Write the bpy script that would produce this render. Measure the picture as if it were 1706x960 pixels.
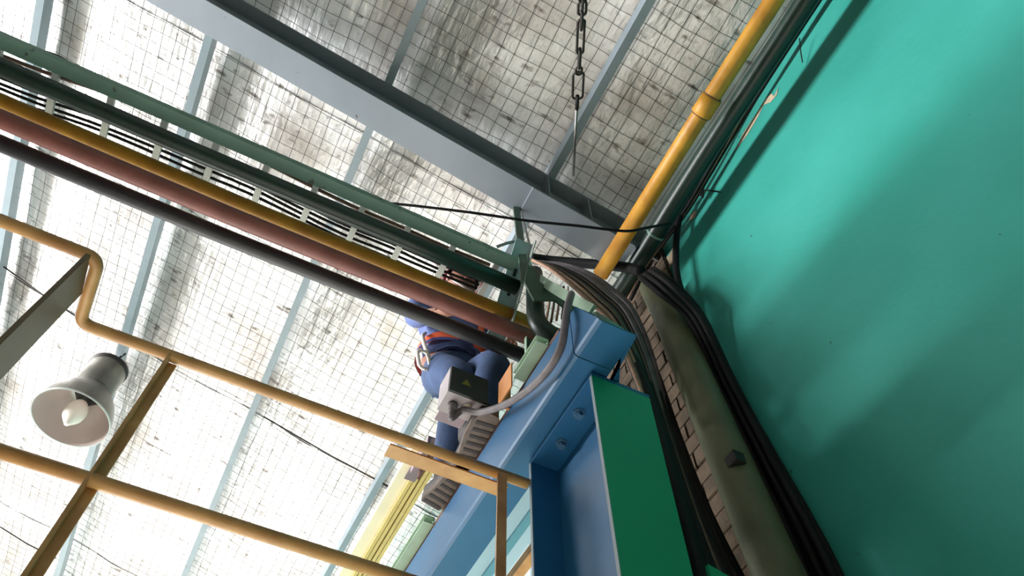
import bpy, math, random
import numpy as np
from mathutils import Vector, Matrix
random.seed(7)
for o in list(bpy.data.objects): bpy.data.objects.remove(o)
S = bpy.context.scene
C = S.collection
# ------------------------------------------------------------------ camera
# origin of the world = eye of the photographer, floor at z = FLOOR
FLOOR = -1.5
FPX = 1250.0
ZA = math.atan2(750.0, FPX); HA = math.radians(63.5)
HD = Vector((math.cos(HA), math.sin(HA), 0)); RT = Vector((math.sin(HA), -math.cos(HA), 0))
FW = HD*math.sin(ZA) + Vector((0, 0, 1))*math.cos(ZA)
UP = HD*-math.cos(ZA) + Vector((0, 0, 1))*math.sin(ZA)
cd = bpy.data.cameras.new('camera'); cam = bpy.data.objects.new('camera', cd); C.objects.link(cam)
cd.sensor_width = 36; cd.lens = FPX/1706*36; cd.clip_start = 0.05
cam.matrix_world = Matrix((RT, UP, -FW)).transposed().to_4x4()
S.camera = cam
# ------------------------------------------------------------------ light
w = bpy.data.worlds.new('sky'); S.world = w; w.use_nodes = True
bg = w.node_tree.nodes['Background']; bg.inputs[0].default_value = (0.93, 0.96, 1, 1); bg.inputs[1].default_value = 0.6
sd = bpy.data.lights.new('sun', 'SUN'); sd.energy = 20.0; sd.angle = math.radians(2); sd.color = (1, 0.97, 0.93)
sun = bpy.data.objects.new('sun', sd); C.objects.link(sun)
sun.rotation_euler = Vector((0.22, -0.8, -0.56)).to_track_quat('-Z', 'Y').to_euler()
def area(name, loc, to, sx, sy, e, col=(1, 1, 1)):
    l = bpy.data.lights.new(name, 'AREA'); l.shape = 'RECTANGLE'; l.size = sx; l.size_y = sy; l.energy = e; l.color = col
    o = bpy.data.objects.new(name, l); C.objects.link(o); o.location = loc
    o.rotation_euler = (Vector(to)-Vector(loc)).to_track_quat('-Z', 'Y').to_euler(); return o
area('daylight_side_opening', (-6.3, 4.4, 3.62), (1.6, 1.0, 3.2), 6, 1.2, 720)
area('daylight_far_opening', (-2.6, 9.3, 0.0), (-0.8, 3, 3.2), 6, 2.6, 120)
S.view_settings.view_transform = 'Standard'; S.view_settings.look = 'None'
S.view_settings.gamma = 1; S.view_settings.use_curve_mapping = False
S.view_settings.exposure = 0.86

# ------------------------------------------------------------------ helpers
def at(px, py, x=None, y=None, z=None):
    r = RT*((px-853)/FPX) - UP*((py-480)/FPX) + FW
    if x is not None: return r*(x/r.x)
    if y is not None: return r*(y/r.y)
    return r*(z/r.z)
def lin(c):
    return tuple((v/255/12.92 if v/255 <= 0.04045 else ((v/255+0.055)/1.055)**2.4) for v in c) + (1,)
MATS = {}
def mat(name, col, rough=0.5, metal=0.0, var=0.12, col2=None, scale=6.0, bump=0.0, bscale=40.0, spots=None, spot_scale=30.0, spot_at=0.72, spec=0.5):
    m = bpy.data.materials.new(name); m.use_nodes = True; nt = m.node_tree; N = nt.nodes; L = nt.links
    b = N['Principled BSDF']; b.inputs['Roughness'].default_value = rough; b.inputs['Metallic'].default_value = metal
    b.inputs['Specular IOR Level'].default_value = spec
    tc = N.new('ShaderNodeTexCoord')
    n1 = N.new('ShaderNodeTexNoise'); n1.inputs['Scale'].default_value = scale; n1.inputs['Detail'].default_value = 6
    L.new(tc.outputs['Object'], n1.inputs['Vector'])
    cr = N.new('ShaderNodeValToRGB'); cr.color_ramp.elements[0].position = 0.35; cr.color_ramp.elements[1].position = 0.68
    c = lin(col); c2 = lin(col2) if col2 else tuple(v*(1-var*2) for v in c[:3])+(1,)
    cr.color_ramp.elements[0].color = c2; cr.color_ramp.elements[1].color = c
    L.new(n1.outputs['Fac'], cr.inputs['Fac']); out = cr.outputs['Color']
    if spots:
        n2 = N.new('ShaderNodeTexNoise'); n2.inputs['Scale'].default_value = spot_scale; n2.inputs['Detail'].default_value = 3
        L.new(tc.outputs['Object'], n2.inputs['Vector'])
        r2 = N.new('ShaderNodeValToRGB'); r2.color_ramp.elements[0].position = spot_at; r2.color_ramp.elements[1].position = spot_at+0.04
        L.new(n2.outputs['Fac'], r2.inputs['Fac'])
        mx = N.new('ShaderNodeMixRGB'); mx.inputs[2].default_value = lin(spots)
        L.new(r2.outputs['Color'], mx.inputs[0]); L.new(out, mx.inputs[1]); out = mx.outputs[0]
    L.new(out, b.inputs['Base Color'])
    if bump:
        n3 = N.new('ShaderNodeTexNoise'); n3.inputs['Scale'].default_value = bscale; n3.inputs['Detail'].default_value = 5
        L.new(tc.outputs['Object'], n3.inputs['Vector'])
        bp = N.new('ShaderNodeBump'); bp.inputs['Strength'].default_value = bump; bp.inputs['Distance'].default_value = 0.01
        L.new(n3.outputs['Fac'], bp.inputs['Height']); L.new(bp.outputs[0], b.inputs['Normal'])
    MATS[name] = m; return m
ORG = {}
def tag(o, label=None, cat=None, group=None, kind=None):
    if label: o['label'] = label
    if cat: o['category'] = cat
    if group: o['group'] = group
    if kind: o['kind'] = kind
    return o
def thing(name, loc, label, cat, group=None):
    o = bpy.data.objects.new(name, None); C.objects.link(o); o.location = loc; o.empty_display_size = 0.05
    ORG[o.name] = Vector(loc); return tag(o, label, cat, group)
def obj(name, geo, m, parent=None, smooth=False):
    """geo = (verts in world space, faces). One mesh object."""
    vs, fs = geo
    if parent is not None: org = ORG[parent.name]
    else:
        a = np.array([tuple(v) for v in vs]); org = Vector(((a[:, 0].min()+a[:, 0].max())/2, (a[:, 1].min()+a[:, 1].max())/2, a[:, 2].min()))
    me = bpy.data.meshes.new(name); me.from_pydata([tuple(Vector(v)-org) for v in vs], [], fs); me.update()
    if smooth:
        for p in me.polygons: p.use_smooth = True
    me.materials.append(MATS[m])
    o = bpy.data.objects.new(name, me); C.objects.link(o); ORG[o.name] = org
    if parent is not None: o.parent = parent
    else: o.location = org
    return o
def join(*gs):
    V = []; F = []
    for vs, fs in gs:
        k = len(V); V += [Vector(v) for v in vs]; F += [[i+k for i in f] for f in fs]
    return V, F
def box(x0, x1, y0, y1, z0, z1):
    V = [(x, y, z) for x in (x0, x1) for y in (y0, y1) for z in (z0, z1)]
    return V, [[0, 1, 3, 2], [4, 6, 7, 5], [0, 4, 5, 1], [2, 3, 7, 6], [0, 2, 6, 4], [1, 5, 7, 3]]
def frame(d, up=Vector((0, 0, 1))):
    d = d.normalized()
    if abs(d.dot(up)) > 0.99: up = Vector((0, 1, 0))
    s = d.cross(up).normalized(); return s, s.cross(d).normalized()
def tube(pts, r, seg=12, cap=True):
    pts = [Vector(p) for p in pts]; n = len(pts); V = []; F = []
    rs = r if isinstance(r, (list, tuple)) else [r]*n
    prev = None
    for i, p in enumerate(pts):
        t = (pts[min(i+1, n-1)]-pts[max(i-1, 0)]).normalized()
        if prev is None: s, u = frame(t)
        else:
            s = (prev - t*prev.dot(t)).normalized(); u = s.cross(t).normalized()
        prev = s
        for k in range(seg):
            a = 2*math.pi*k/seg; V.append(p+(s*math.cos(a)+u*math.sin(a))*rs[i])
    for i in range(n-1):
        for k in range(seg):
            k2 = (k+1) % seg; F.append([i*seg+k, i*seg+k2, (i+1)*seg+k2, (i+1)*seg+k])
    if cap: F.append(list(range(seg))[::-1]); F.append([(n-1)*seg+k for k in range(seg)])
    return V, F
def smoothpath(pts, n=6):
    """Catmull-Rom through pts"""
    P = [Vector(p) for p in pts]; P = [P[0]*2-P[1]]+P+[P[-1]*2-P[-2]]; out = []
    for i in range(1, len(P)-2):
        for k in range(n):
            t = k/n; a, b, c, d = P[i-1], P[i], P[i+1], P[i+2]
            out.append(0.5*((2*b)+(c-a)*t+(2*a-5*b+4*c-d)*t*t+(3*b-a-3*c+d)*t**3))
    out.append(P[-2]); return out
def fillet(pts, r, n=5):
    P = [Vector(p) for p in pts]; out = [P[0]]
    for i in range(1, len(P)-1):
        a = (P[i-1]-P[i]).normalized(); b = (P[i+1]-P[i]).normalized()
        s = P[i]+a*r; e = P[i]+b*r
        for k in range(n+1):
            t = k/n; out.append(s*(1-t)**2+P[i]*2*t*(1-t)+e*t*t)
    out.append(P[-1]); return out
def bar(p0, p1, wid, thk, up=Vector((0, 0, 1))):
    """flat bar from p0 to p1: wid along the side axis, thk along the up axis"""
    p0, p1 = Vector(p0), Vector(p1); s, u = frame(p1-p0, Vector(up)); V = []
    for p in (p0, p1):
        for a, b in ((-1, -1), (1, -1), (1, 1), (-1, 1)): V.append(p+s*(a*wid/2)+u*(b*thk/2))
    return V, [[3, 2, 1, 0], [4, 5, 6, 7], [0, 1, 5, 4], [1, 2, 6, 5], [2, 3, 7, 6], [3, 0, 4, 7]]
def extrude(prof, p0, p1, s, u):
    """closed 2D profile (a,b) swept from p0 to p1, a along s, b along u"""
    p0, p1, s, u = Vector(p0), Vector(p1), Vector(s), Vector(u); n = len(prof)
    V = [p+s*a+u*b for p in (p0, p1) for a, b in prof]
    F = [[i, (i+1) % n, n+(i+1) % n, n+i] for i in range(n)]+[list(range(n))[::-1], list(range(n, 2*n))]
    return V, F
def lathe(prof, o, ax, seg=32):
    """profile (r, h) turned about axis ax through o"""
    o, ax = Vector(o), Vector(ax).normalized(); s, u = frame(ax); V = []; F = []; n = len(prof)
    for r, h in prof:
        for k in range(seg):
            a = 2*math.pi*k/seg; V.append(o+ax*h+(s*math.cos(a)+u*math.sin(a))*r)
    for i in range(n-1):
        for k in range(seg):
            k2 = (k+1) % seg; F.append([i*seg+k, i*seg+k2, (i+1)*seg+k2, (i+1)*seg+k])
    return V, F
def ball(c, rx, ry, rz, nu=16, nv=10):
    V = []; F = []; c = Vector(c)
    for i in range(nv+1):
        t = math.pi*i/nv
        for k in range(nu):
            a = 2*math.pi*k/nu; V.append(c+Vector((rx*math.sin(t)*math.cos(a), ry*math.sin(t)*math.sin(a), rz*math.cos(t))))
    for i in range(nv):
        for k in range(nu): F.append([i*nu+k, (i+1)*nu+k, (i+1)*nu+(k+1) % nu, i*nu+(k+1) % nu])
    return V, F
def ibeam(wd, h, tf, tw):
    a, t, q = wd/2, tw/2, h-tf
    return [(-a, 0), (a, 0), (a, tf), (t, tf), (t, q), (a, q), (a, h), (-a, h), (-a, q), (-t, q), (-t, tf), (-a, tf)]
def chan(wd, h, t, lip=0.0):
    """C section, web on the +a side"""
    if lip: return [(0, 0), (wd, 0), (wd, h), (0, h), (0, h-lip), (t, h-lip), (t, h-t), (wd-t, h-t), (wd-t, t), (t, t), (t, lip), (0, lip)]
    return [(0, 0), (wd, 0), (wd, h), (0, h), (0, h-t), (wd-t, h-t), (wd-t, t), (0, t)]
X = Vector((1, 0, 0)); Y = Vector((0, 1, 0)); Zv = Vector((0, 0, 1))

# ------------------------------------------------------------------ materials
mat('wall_paint', (60, 158, 146), 0.55, spec=0.25, var=0.1, col2=(46, 144, 130), scale=1.3, bump=0.25, bscale=14, spots=(40, 95, 85), spot_scale=22, spot_at=0.735)
mat('plaster', (196, 178, 150), 0.9, 0, 0.15, scale=20)
mat('brick', (98, 82, 66), 0.9, 0, 0.25, scale=14, bump=0.5, bscale=60)
mat('mortar', (70, 62, 54), 0.95, 0, 0.2)
mat('concrete', (150, 148, 142), 0.8, 0, 0.1, scale=1.2)
mat('shade_wall_grey', (84, 84, 80), 0.85, 0, 0.1, scale=2)
mat('dark_floor', (172, 168, 160), 0.6, 0, 0.1, scale=1.5)
mat('purlin_paint', (140, 154, 162), 0.45, 0, 0.06, scale=5, spots=(112, 112, 104), spot_scale=26, spot_at=0.68)
mat('rafter_paint', (132, 140, 148), 0.45, 0, 0.05, scale=4, spots=(96, 92, 90), spot_scale=24, spot_at=0.71)
mat('black_pipe', (48, 46, 52), 0.42, 0, 0.2, scale=8, spots=(190, 185, 190), spot_scale=20, spot_at=0.78, bump=0.1)
mat('red_pipe', (140, 82, 74), 0.5, 0, 0.15, scale=10, bump=0.1)
mat('yellow_pipe', (200, 146, 40), 0.5, 0, 0.14, scale=9, col2=(168, 114, 28), bump=0.08)
mat('green_pipe', (30, 54, 47), 0.4, 0, 0.2, scale=6, bump=0.1)
mat('tray_green', (118, 152, 138), 0.45, 0, 0.1, scale=6, spots=(78, 88, 84), spot_scale=22, spot_at=0.68)
mat('bolt_blue', (78, 118, 150), 0.35, 0.2, 0.1)
mat('edge_grey', (128, 142, 150), 0.5, 0, 0.1)
mat('rung_grey', (190, 196, 192), 0.45, 0.2, 0.1)
mat('cable_black', (17, 17, 19), 0.65, 0, 0.2, spec=0.25)
mat('cable_brown', (110, 82, 66), 0.6, 0, 0.2, scale=30)
mat('cable_grey', (112, 104, 108), 0.55, 0, 0.2, scale=20)
mat('cable_tan', (170, 132, 108), 0.6, 0, 0.2, scale=30)
mat('rail_tan', (204, 156, 98), 0.42, 0, 0.12, scale=10, col2=(174, 124, 72), bump=0.08)
mat('post_brown', (112, 92, 64), 0.5, 0, 0.1, scale=12)
mat('steel', (150, 148, 146), 0.35, 0.85, 0.1)
mat('dark_steel', (60, 56, 54), 0.45, 0.6, 0.2)
mat('lamp_outside', (118, 116, 108), 0.38, 0.7, 0.15, scale=8)
mat('lamp_inside', (222, 206, 202), 0.3, 0.35, 0.06, scale=3)
mat('bulb_glass', (240, 232, 222), 0.25, 0, 0.02)
mat('socket', (40, 38, 38), 0.5, 0, 0.2)
mat('blue_paint', (30, 98, 142), 0.45, 0, 0.07, scale=3, col2=(24, 86, 128), bump=0.05)
mat('pale_blue', (176, 208, 224), 0.4, 0, 0.05, scale=3)
mat('teal_blue', (96, 160, 178), 0.4, 0, 0.05)
mat('green_paint', (20, 156, 108), 0.4, 0, 0.06, scale=2.5, bump=0.05)
mat('dull_green', (52, 82, 66), 0.5, 0, 0.15, scale=8)
mat('pale_green', (168, 196, 170), 0.45, 0, 0.1, scale=14)
mat('grey_teal', (156, 186, 188), 0.4, 0.0, 0.12, scale=16)
mat('rust', (122, 84, 70), 0.8, 0, 0.25, scale=30, bump=0.4)
mat('cream_plastic', (250, 242, 212), 0.4, 0, 0.03)
mat('yellow_plastic', (236, 206, 126), 0.35, 0, 0.06)
mat('groove_brown', (120, 84, 34), 0.6, 0, 0.1)
mat('purple_grey', (150, 130, 138), 0.5, 0.1, 0.1)
mat('box_grey', (170, 160, 164), 0.5, 0, 0.06)
mat('box_dark', (34, 42, 42), 0.4, 0, 0.1)
mat('label_olive', (120, 128, 40), 0.5, 0, 0.1)
mat('orange', (214, 140, 70), 0.5, 0, 0.1)
mat('downpipe', (104, 108, 80), 0.5, 0, 0.16, scale=4, bump=0.1, spots=(70, 74, 60), spot_scale=7, spot_at=0.66)
mat('skin', (150, 104, 84), 0.55, 0, 0.06)
mat('shirt_blue', (92, 108, 160), 0.8, 0, 0.12, scale=14, bump=0.5, bscale=18)
mat('denim', (58, 80, 120), 0.85, 0, 0.14, scale=12, bump=0.6, bscale=16)
mat('harness_orange', (226, 96, 52), 0.6, 0, 0.08)
mat('strap_blue', (58, 62, 120), 0.6, 0, 0.08)
mat('helmet_red', (188, 34, 44), 0.3, 0, 0.05)
mat('helmet_white', (232, 214, 212), 0.35, 0, 0.04)
mat('boot', (52, 46, 46), 0.6, 0, 0.1)
mat('sole', (120, 108, 100), 0.8, 0, 0.15, scale=30)
mat('white_metal', (220, 216, 210), 0.35, 0.2, 0.04)
mat('hair', (22, 18, 17), 0.6, 0, 0.1)
mat('eye', (235, 232, 228), 0.3, 0, 0.02)
mat('lip', (128, 70, 64), 0.5, 0, 0.02)
# crinkled insulation foil
def foil_mat():
    m = bpy.data.materials.new('foil'); m.use_nodes = True; nt = m.node_tree; N = nt.nodes; L = nt.links
    b = N['Principled BSDF']; b.inputs['Metallic'].default_value = 0.62; b.inputs['Roughness'].default_value = 0.42
    tc = N.new('ShaderNodeTexCoord')
    def noise(s, d=4, stretch=None):
        n = N.new('ShaderNodeTexNoise'); n.inputs['Scale'].default_value = s; n.inputs['Detail'].default_value = d
        if stretch:
            mp = N.new('ShaderNodeMapping'); mp.inputs['Scale'].default_value = stretch
            L.new(tc.outputs['Object'], mp.inputs[0]); L.new(mp.outputs[0], n.inputs['Vector'])
        else: L.new(tc.outputs['Object'], n.inputs['Vector'])
        return n
    n1 = noise(2.2, 8); cr = N.new('ShaderNodeValToRGB')
    cr.color_ramp.elements[0].position = 0.3; cr.color_ramp.elements[0].color = lin((176, 170, 164))
    cr.color_ramp.elements[1].position = 0.6; cr.color_ramp.elements[1].color = lin((236, 236, 236))
    L.new(n1.outputs['Fac'], cr.inputs['Fac'])
    n2 = noise(9, 5, (1, 2.2, 1)); r2 = N.new('ShaderNodeValToRGB'); r2.color_ramp.elements[0].position = 0.60; r2.color_ramp.elements[1].position = 0.74
    L.new(n2.outputs['Fac'], r2.inputs['Fac'])
    mx = N.new('ShaderNodeMixRGB'); mx.inputs[2].default_value = lin((112, 104, 98)); L.new(r2.outputs['Color'], mx.inputs[0]); L.new(cr.outputs[0], mx.inputs[1])
    L.new(mx.outputs[0], b.inputs['Base Color'])
    n3 = noise(26, 3, (1, 0.35, 1)); n4 = noise(7, 4); ad = N.new('ShaderNodeMath'); ad.operation = 'ADD'
    L.new(n3.outputs['Fac'], ad.inputs[0]); L.new(n4.outputs['Fac'], ad.inputs[1])
    bp = N.new('ShaderNodeBump'); bp.inputs['Strength'].default_value = 0.4; bp.inputs['Distance'].default_value = 0.02
    L.new(ad.outputs[0], bp.inputs['Height']); L.new(bp.outputs[0], b.inputs['Normal'])
    MATS['foil'] = m
foil_mat()
mat('wire', (80, 74, 68), 0.7, 0.3, 0.2)

# ------------------------------------------------------------------ the room
SL = 0.2455; WX = 1.65                     # roof falls towards the green wall at x = WX
zf = lambda x: 4.30-SL*x                   # foil
zp = lambda x: 4.16-SL*x                   # purlin underside
zr = lambda x: 3.85-SL*x                   # rafter underside
LX = -6.0; Y0 = -3.0; Y1 = 9.0
PX = [-3.18, -2.157, -1.146, -0.117, 0.906]
def st(o): o['kind'] = 'structure'; return o
st(obj('floor', box(LX, WX, Y0, Y1, FLOOR-0.1, FLOOR), 'dark_floor'))
st(obj('ground', box(-40, 40, -40, 50, FLOOR-0.3, FLOOR-0.1), 'concrete'))
st(obj('wall_back', box(LX, WX+0.2, Y0-0.2, Y0, FLOOR, 6.2), 'concrete'))
st(obj('wall_left', join(box(LX-0.2, LX, Y0, Y1, FLOOR, 2.2), box(LX-0.2, LX, Y0, 1.3, 2.2, 5.7), box(LX-0.2, LX, 7.5, Y1, 2.2, 5.7)), 'concrete'))  # unseen wall, added to block low side light; opening placed for the daylight
st(obj('wall_added_shade', box(-3.15, -3.0, Y0, Y1, FLOOR, 2.84), 'shade_wall_grey'))  # unseen wall added only to shade the lower part of the green wall
wall = thing('wall_right', (WX, 0, FLOOR), None, None); wall['kind'] = 'structure'
# painted wall with a window opening far along it
WY0, WY1, WZ0, WZ1 = 2.45, 4.6, 1.6, 3.25
top = zf(WX)
obj('painted_wall', join(box(WX, WX+0.2, Y0, WY0, FLOOR, top), box(WX, WX+0.2, WY1, Y1, FLOOR, top),
    box(WX, WX+0.2, WY0, WY1, FLOOR, WZ0), box(WX, WX+0.2, WY0, WY1, WZ1, top)), 'wall_paint', wall)
win = thing('window_1', (WX+0.1, (WY0+WY1)/2, WZ0), None, None); win['kind'] = 'structure'
mat('glass_frosted', (235, 240, 240), 0.6, 0, 0.02)
g = MATS['glass_frosted'].node_tree.nodes['Principled BSDF']; g.inputs['Transmission Weight'].default_value = 0.9
for k in range(3):
    a = WY0+0.03+k*(WY1-WY0-0.06)/3; b = a+(WY1-WY0-0.06)/3
    obj('pane', box(WX+0.09, WX+0.096, a+0.02, b-0.02, WZ0+0.05, WZ1-0.05), 'glass_frosted', win)
obj('window_frame', join(box(WX+0.06, WX+0.13, WY0, WY1, WZ0, WZ0+0.05), box(WX+0.06, WX+0.13, WY0, WY1, WZ1-0.05, WZ1),
    *[box(WX+0.06, WX+0.13, WY0+k*(WY1-WY0-0.05)/3, WY0+0.05+k*(WY1-WY0-0.05)/3, WZ0+0.05, WZ1-0.05) for k in range(4)]), 'purlin_paint', win)
# ceiling: foil sheets laid on a wire mesh over the purlins
ceil = thing('ceiling', (0, 0, zf(0)), None, None); ceil['kind'] = 'structure'
def sag(x, y):
    d = 0.0
    for a, b in zip([-6.4, -5.2, -4.2]+PX, [-5.2, -4.2]+PX+[WX+0.1]):
        if a <= x <= b: d = math.sin(math.pi*(x-a)/(b-a))**2
    return -0.028*d + 0.006*math.sin(5.1*y+2*x)*d
def sheet(ya, yb, k):
    V = []; F = []; nx = 80; ny = 8
    for j in range(ny+1):
        y = ya+(yb-ya)*j/ny
        for i in range(nx+1):
            x = LX+(WX+0.02-LX)*i/nx
            V.append((x, y, zf(x)+sag(x, y)+0.02+0.006*(k % 2)+0.004*math.sin(17*x+9*y+k)))
    for j in range(ny):
        for i in range(nx):
            a = j*(nx+1)+i; F.append([a, a+nx+1, a+nx+2, a+1])
    return V, F
for k in range(10):
    obj('foil_sheet', sheet(Y0+k*1.2-0.04, Y0+(k+1)*1.2+0.04, k), 'foil', ceil, True)
obj('roof_deck', ([(LX, Y0, zf(LX)+0.12), (WX+0.2, Y0, zf(WX+0.2)+0.12), (WX+0.2, Y1, zf(WX+0.2)+0.12), (LX, Y1, zf(LX)+0.12),
    (LX, Y0, zf(LX)+0.15), (WX+0.2, Y0, zf(WX+0.2)+0.15), (WX+0.2, Y1, zf(WX+0.2)+0.15), (LX, Y1, zf(LX)+0.15)],
    [[0, 1, 2, 3], [7, 6, 5, 4], [0, 4, 5, 1], [1, 5, 6, 2], [2, 6, 7, 3], [3, 7, 4, 0]]), 'dark_steel', ceil)
wires = []
P = 0.078
x = -3.6
while x < WX-0.03:
    x += P; jx = random.uniform(-0.006, 0.006)
    wires.append(tube([(x+jx+random.uniform(-0.007, 0.007), Y0+0.3*i, zf(x)+sag(x, Y0+0.3*i)+0.006) for i in range(int((Y1-Y0)/0.3)+1)], 0.0017, 3, False))
y = Y0
while y < Y1-0.1:
    y += P; jy = random.uniform(-0.006, 0.006)
    wires.append(tube([(xx, y+jy+random.uniform(-0.008, 0.008), zf(xx)+sag(xx, y)+0.004) for xx in [-3.6+i*0.17 for i in range(31)]], 0.0017, 3, False))
m_ = obj('wire_mesh', join(*wires), 'wire', ceil); m_['kind'] = 'stuff'
# seam wires (heavier tie wires along the sheet joints)
for k, (p, q) in enumerate([((0, 440), (125, 525)), ((440, 695), (620, 795)), ((0, 878), (75, 920)), ((760, 870), (640, 810))][:3]):
    a, b = at(*p, z=4.35), at(*q, z=4.35)
    a = at(*p, z=zf(a.x)-0.02); b = at(*q, z=zf(b.x)-0.02); b = a+(b-a)*1.25
    mid = (a+b)/2; mid.z -= 0.015
    obj('tie_wire', tube([a, mid, b], 0.006, 6), 'dark_steel', ceil)
# purlins
lab = {-3.18: 'grey painted roof purlin farthest from the green wall, at the left edge', -2.157: 'grey painted roof purlin above the wide brown railing post, far left',
       -1.146: 'grey painted roof purlin running just behind the bell lamp', -0.117: 'grey painted roof purlin through the middle of the bright foil',
       0.906: 'grey painted roof purlin nearest the green wall, crossed by the chain'}
for px in PX:
    tag(obj('purlin', extrude([(0.045-a, b) for a, b in chan(0.045, 0.118, 0.004, 0.016)] if px > 0.5 else chan(0.045, 0.118, 0.004, 0.016), (px, Y0, zp(px)), (px, Y1, zp(px)), X, Zv), 'purlin_paint'),
        lab[px], 'purlin', 'roof purlins')
# rafter
RYN, RYF = 1.36, 1.527; RYC = (RYN+RYF)/2
raf = thing('rafter', (WX, RYC, zr(WX)), 'grey steel roof rafter crossing from top left down to the green wall', 'rafter')
rd = Vector((1, 0, -SL)).normalized(); ru = Vector((SL, 0, 1)).normalized()
def rp(x, dz=0): return Vector((x, RYC, zr(x)+dz))
hw = (RYF-RYN)/2
def rseg(prof, x0, x1): return extrude(prof, rp(x0), rp(x1), Y, Zv)
obj('bottom_flange', rseg([(-hw, 0), (hw, 0), (hw, 0.014), (-hw, 0.014)], LX, 1.40), 'rafter_paint', raf)
obj('web', join(rseg([(-0.005, 0.014), (0.005, 0.014), (0.005, 0.296), (-0.005, 0.296)], LX, 1.40), rseg([(-0.005, 0.2), (0.005, 0.2), (0.005, 0.296), (-0.005, 0.296)], 1.40, WX)), 'rafter_paint', raf)
obj('top_flange', rseg([(-hw, 0.296), (hw, 0.296), (hw, 0.309), (-hw, 0.309)], LX, WX), 'rafter_paint', raf)
obj('splice_plate', rseg([(-hw-0.004, -0.016), (hw+0.004, -0.016), (hw+0.004, 0), (-hw-0.004, 0)], 0.80, 1.40), 'rafter_paint', raf)
for sx in (0.9, 1.15):
    obj('stiffener', extrude([(-hw, 0.014), (-0.005, 0.014), (-0.005, 0.296), (-hw, 0.296)], rp(sx), rp(sx+0.008), Y, Zv), 'rafter_paint', raf)
# ------------------------------------------------------------------ pipes running to the wall (along x)
def xpipe(name, y, z, r, x1, m, label, seg=20):
    return tag(obj(name, tube([(LX+0.3+i*(x1-LX-0.3)/14, y+0.004*math.sin(i*1.3), z+0.004*math.sin(i*0.9)) for i in range(15)], r, seg), m, smooth=True), label, 'pipe')
xpipe('black_pipe', 1.583, 2.45, 0.030, 1.05, 'black_pipe', 'black painted pipe, lowest of the parallel overhead pipes')
xpipe('red_pipe', 1.492, 2.45, 0.033, 1.05, 'red_pipe', 'brownish red pipe running right beside the yellow overhead pipe')
xpipe('yellow_pipe', 1.518, 2.60, 0.029, 1.15, 'yellow_pipe', 'yellow pipe running between the red pipe and the cable ladder')
xpipe('dark_green_pipe', 1.396, 2.615, 0.033, 0.72, 'green_pipe', 'thick dark green pipe running under the cable ladder')
# cable ladder
LZ = 2.72
lad = thing('cable_ladder', (0.6, 1.45, LZ), 'grey green cable ladder with pale rungs above the dark green pipe', 'cable ladder')
obj('side_rail', box(LX+0.3, 0.69, 1.325, 1.378, LZ-0.02, LZ+0.012), 'tray_green', lad)
obj('side_rail', box(LX+0.3, 0.69, 1.60, 1.64, LZ-0.02, LZ+0.012), 'tray_green', lad)
k = 0; x = 0.62
while x > -2.4:
    obj('rung', box(x-0.012, x+0.012, 1.378, 1.60, LZ-0.012, LZ+0.004), 'rung_grey', lad); x -= 0.196
for k in range(6):
    yy = (1.462, 1.485, 1.508, 1.531, 1.400, 1.555)[k]; ph = random.uniform(0, 6)
    pts = [(LX+0.4+i*0.2, yy+0.016*math.sin(i*0.7)+0.005*math.sin(i*2.1)+0.002*math.sin(i*1.3+ph), LZ+0.013+0.004*abs(math.sin(i*1.1+ph))) for i in range(int((0.75-LX-0.4)/0.2)+1)]
    o = obj('power_cable', tube(smoothpath(pts, 3), random.choice((0.005, 0.006, 0.008)), 8), 'cable_black' if k != 4 else 'cable_brown', smooth=True)
    tag(o, 'thin brown cable lying slack between the ladder rail and dark green pipe' if k == 4 else 'black cable lying on the cable ladder, '+('nearest', 'second from', 'third from', 'fourth from', '', 'fifth from')[k]+' the dark green pipe', 'cable', 'cables on the cable ladder')
# loose cable sagging over the top of the ladder at the left
tag(obj('loose_cable', tube(smoothpath([at(-60, 45, z=2.82), at(0, 60, z=2.82), at(50, 80, z=2.82), at(100, 97, z=2.82), at(170, 140, z=2.82), at(330, 212, z=2.82)], 5), 0.009, 8), 'cable_black', smooth=True),
    'black cable draped along the upper ladder rail at top left', 'cable')

# ------------------------------------------------------------------ along the eave (along y)
ep = thing('eave_pipe', (1.292, 1.5, 3.41), 'yellow pipe with a coupling running along the eave by the green wall', 'pipe')
obj('pipe_body', tube([(1.292, Y0, 3.45), (1.292, 0.5, 3.45), (1.300, 1.56, 3.43)], 0.042, 24), 'yellow_pipe', ep, True)
obj('coupling', lathe([(0.042, -0.05), (0.052, -0.045), (0.050, 0), (0.052, 0.045), (0.042, 0.05)], (1.294, 0.557, 3.449), Y, 24), 'yellow_pipe', ep, True)
for d in (-0.052, 0.052): obj('joint_ring', lathe([(0.043, -0.003), (0.0455, 0), (0.043, 0.003)], (1.294, 0.557+d, 3.449), Y, 24), 'rust', ep, True)
gz = 3.52
gc = thing('green_conduit', at(1054, 447, z=gz), 'thick dark green conduit beside the yellow eave pipe along the green wall', 'conduit')
gpts = [at(1430, -140, z=gz), at(1344, 0, z=gz), at(1246, 150, z=gz), at(1148, 300, z=gz), at(1057, 447, z=gz-0.02), at(1012, 515, z=gz-0.06)]
obj('conduit_body', tube(smoothpath(gpts, 4), 0.048, 20), 'green_pipe', gc, True)
for p in ((1092, 391), (1058, 446)):
    c = at(*p, z=gz-0.012); obj('joint_ring', lathe([(0.048, -0.006), (0.051, 0), (0.048, 0.006)], c, gpts[3]-gpts[4], 20), 'tray_green', gc, True)
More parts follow.
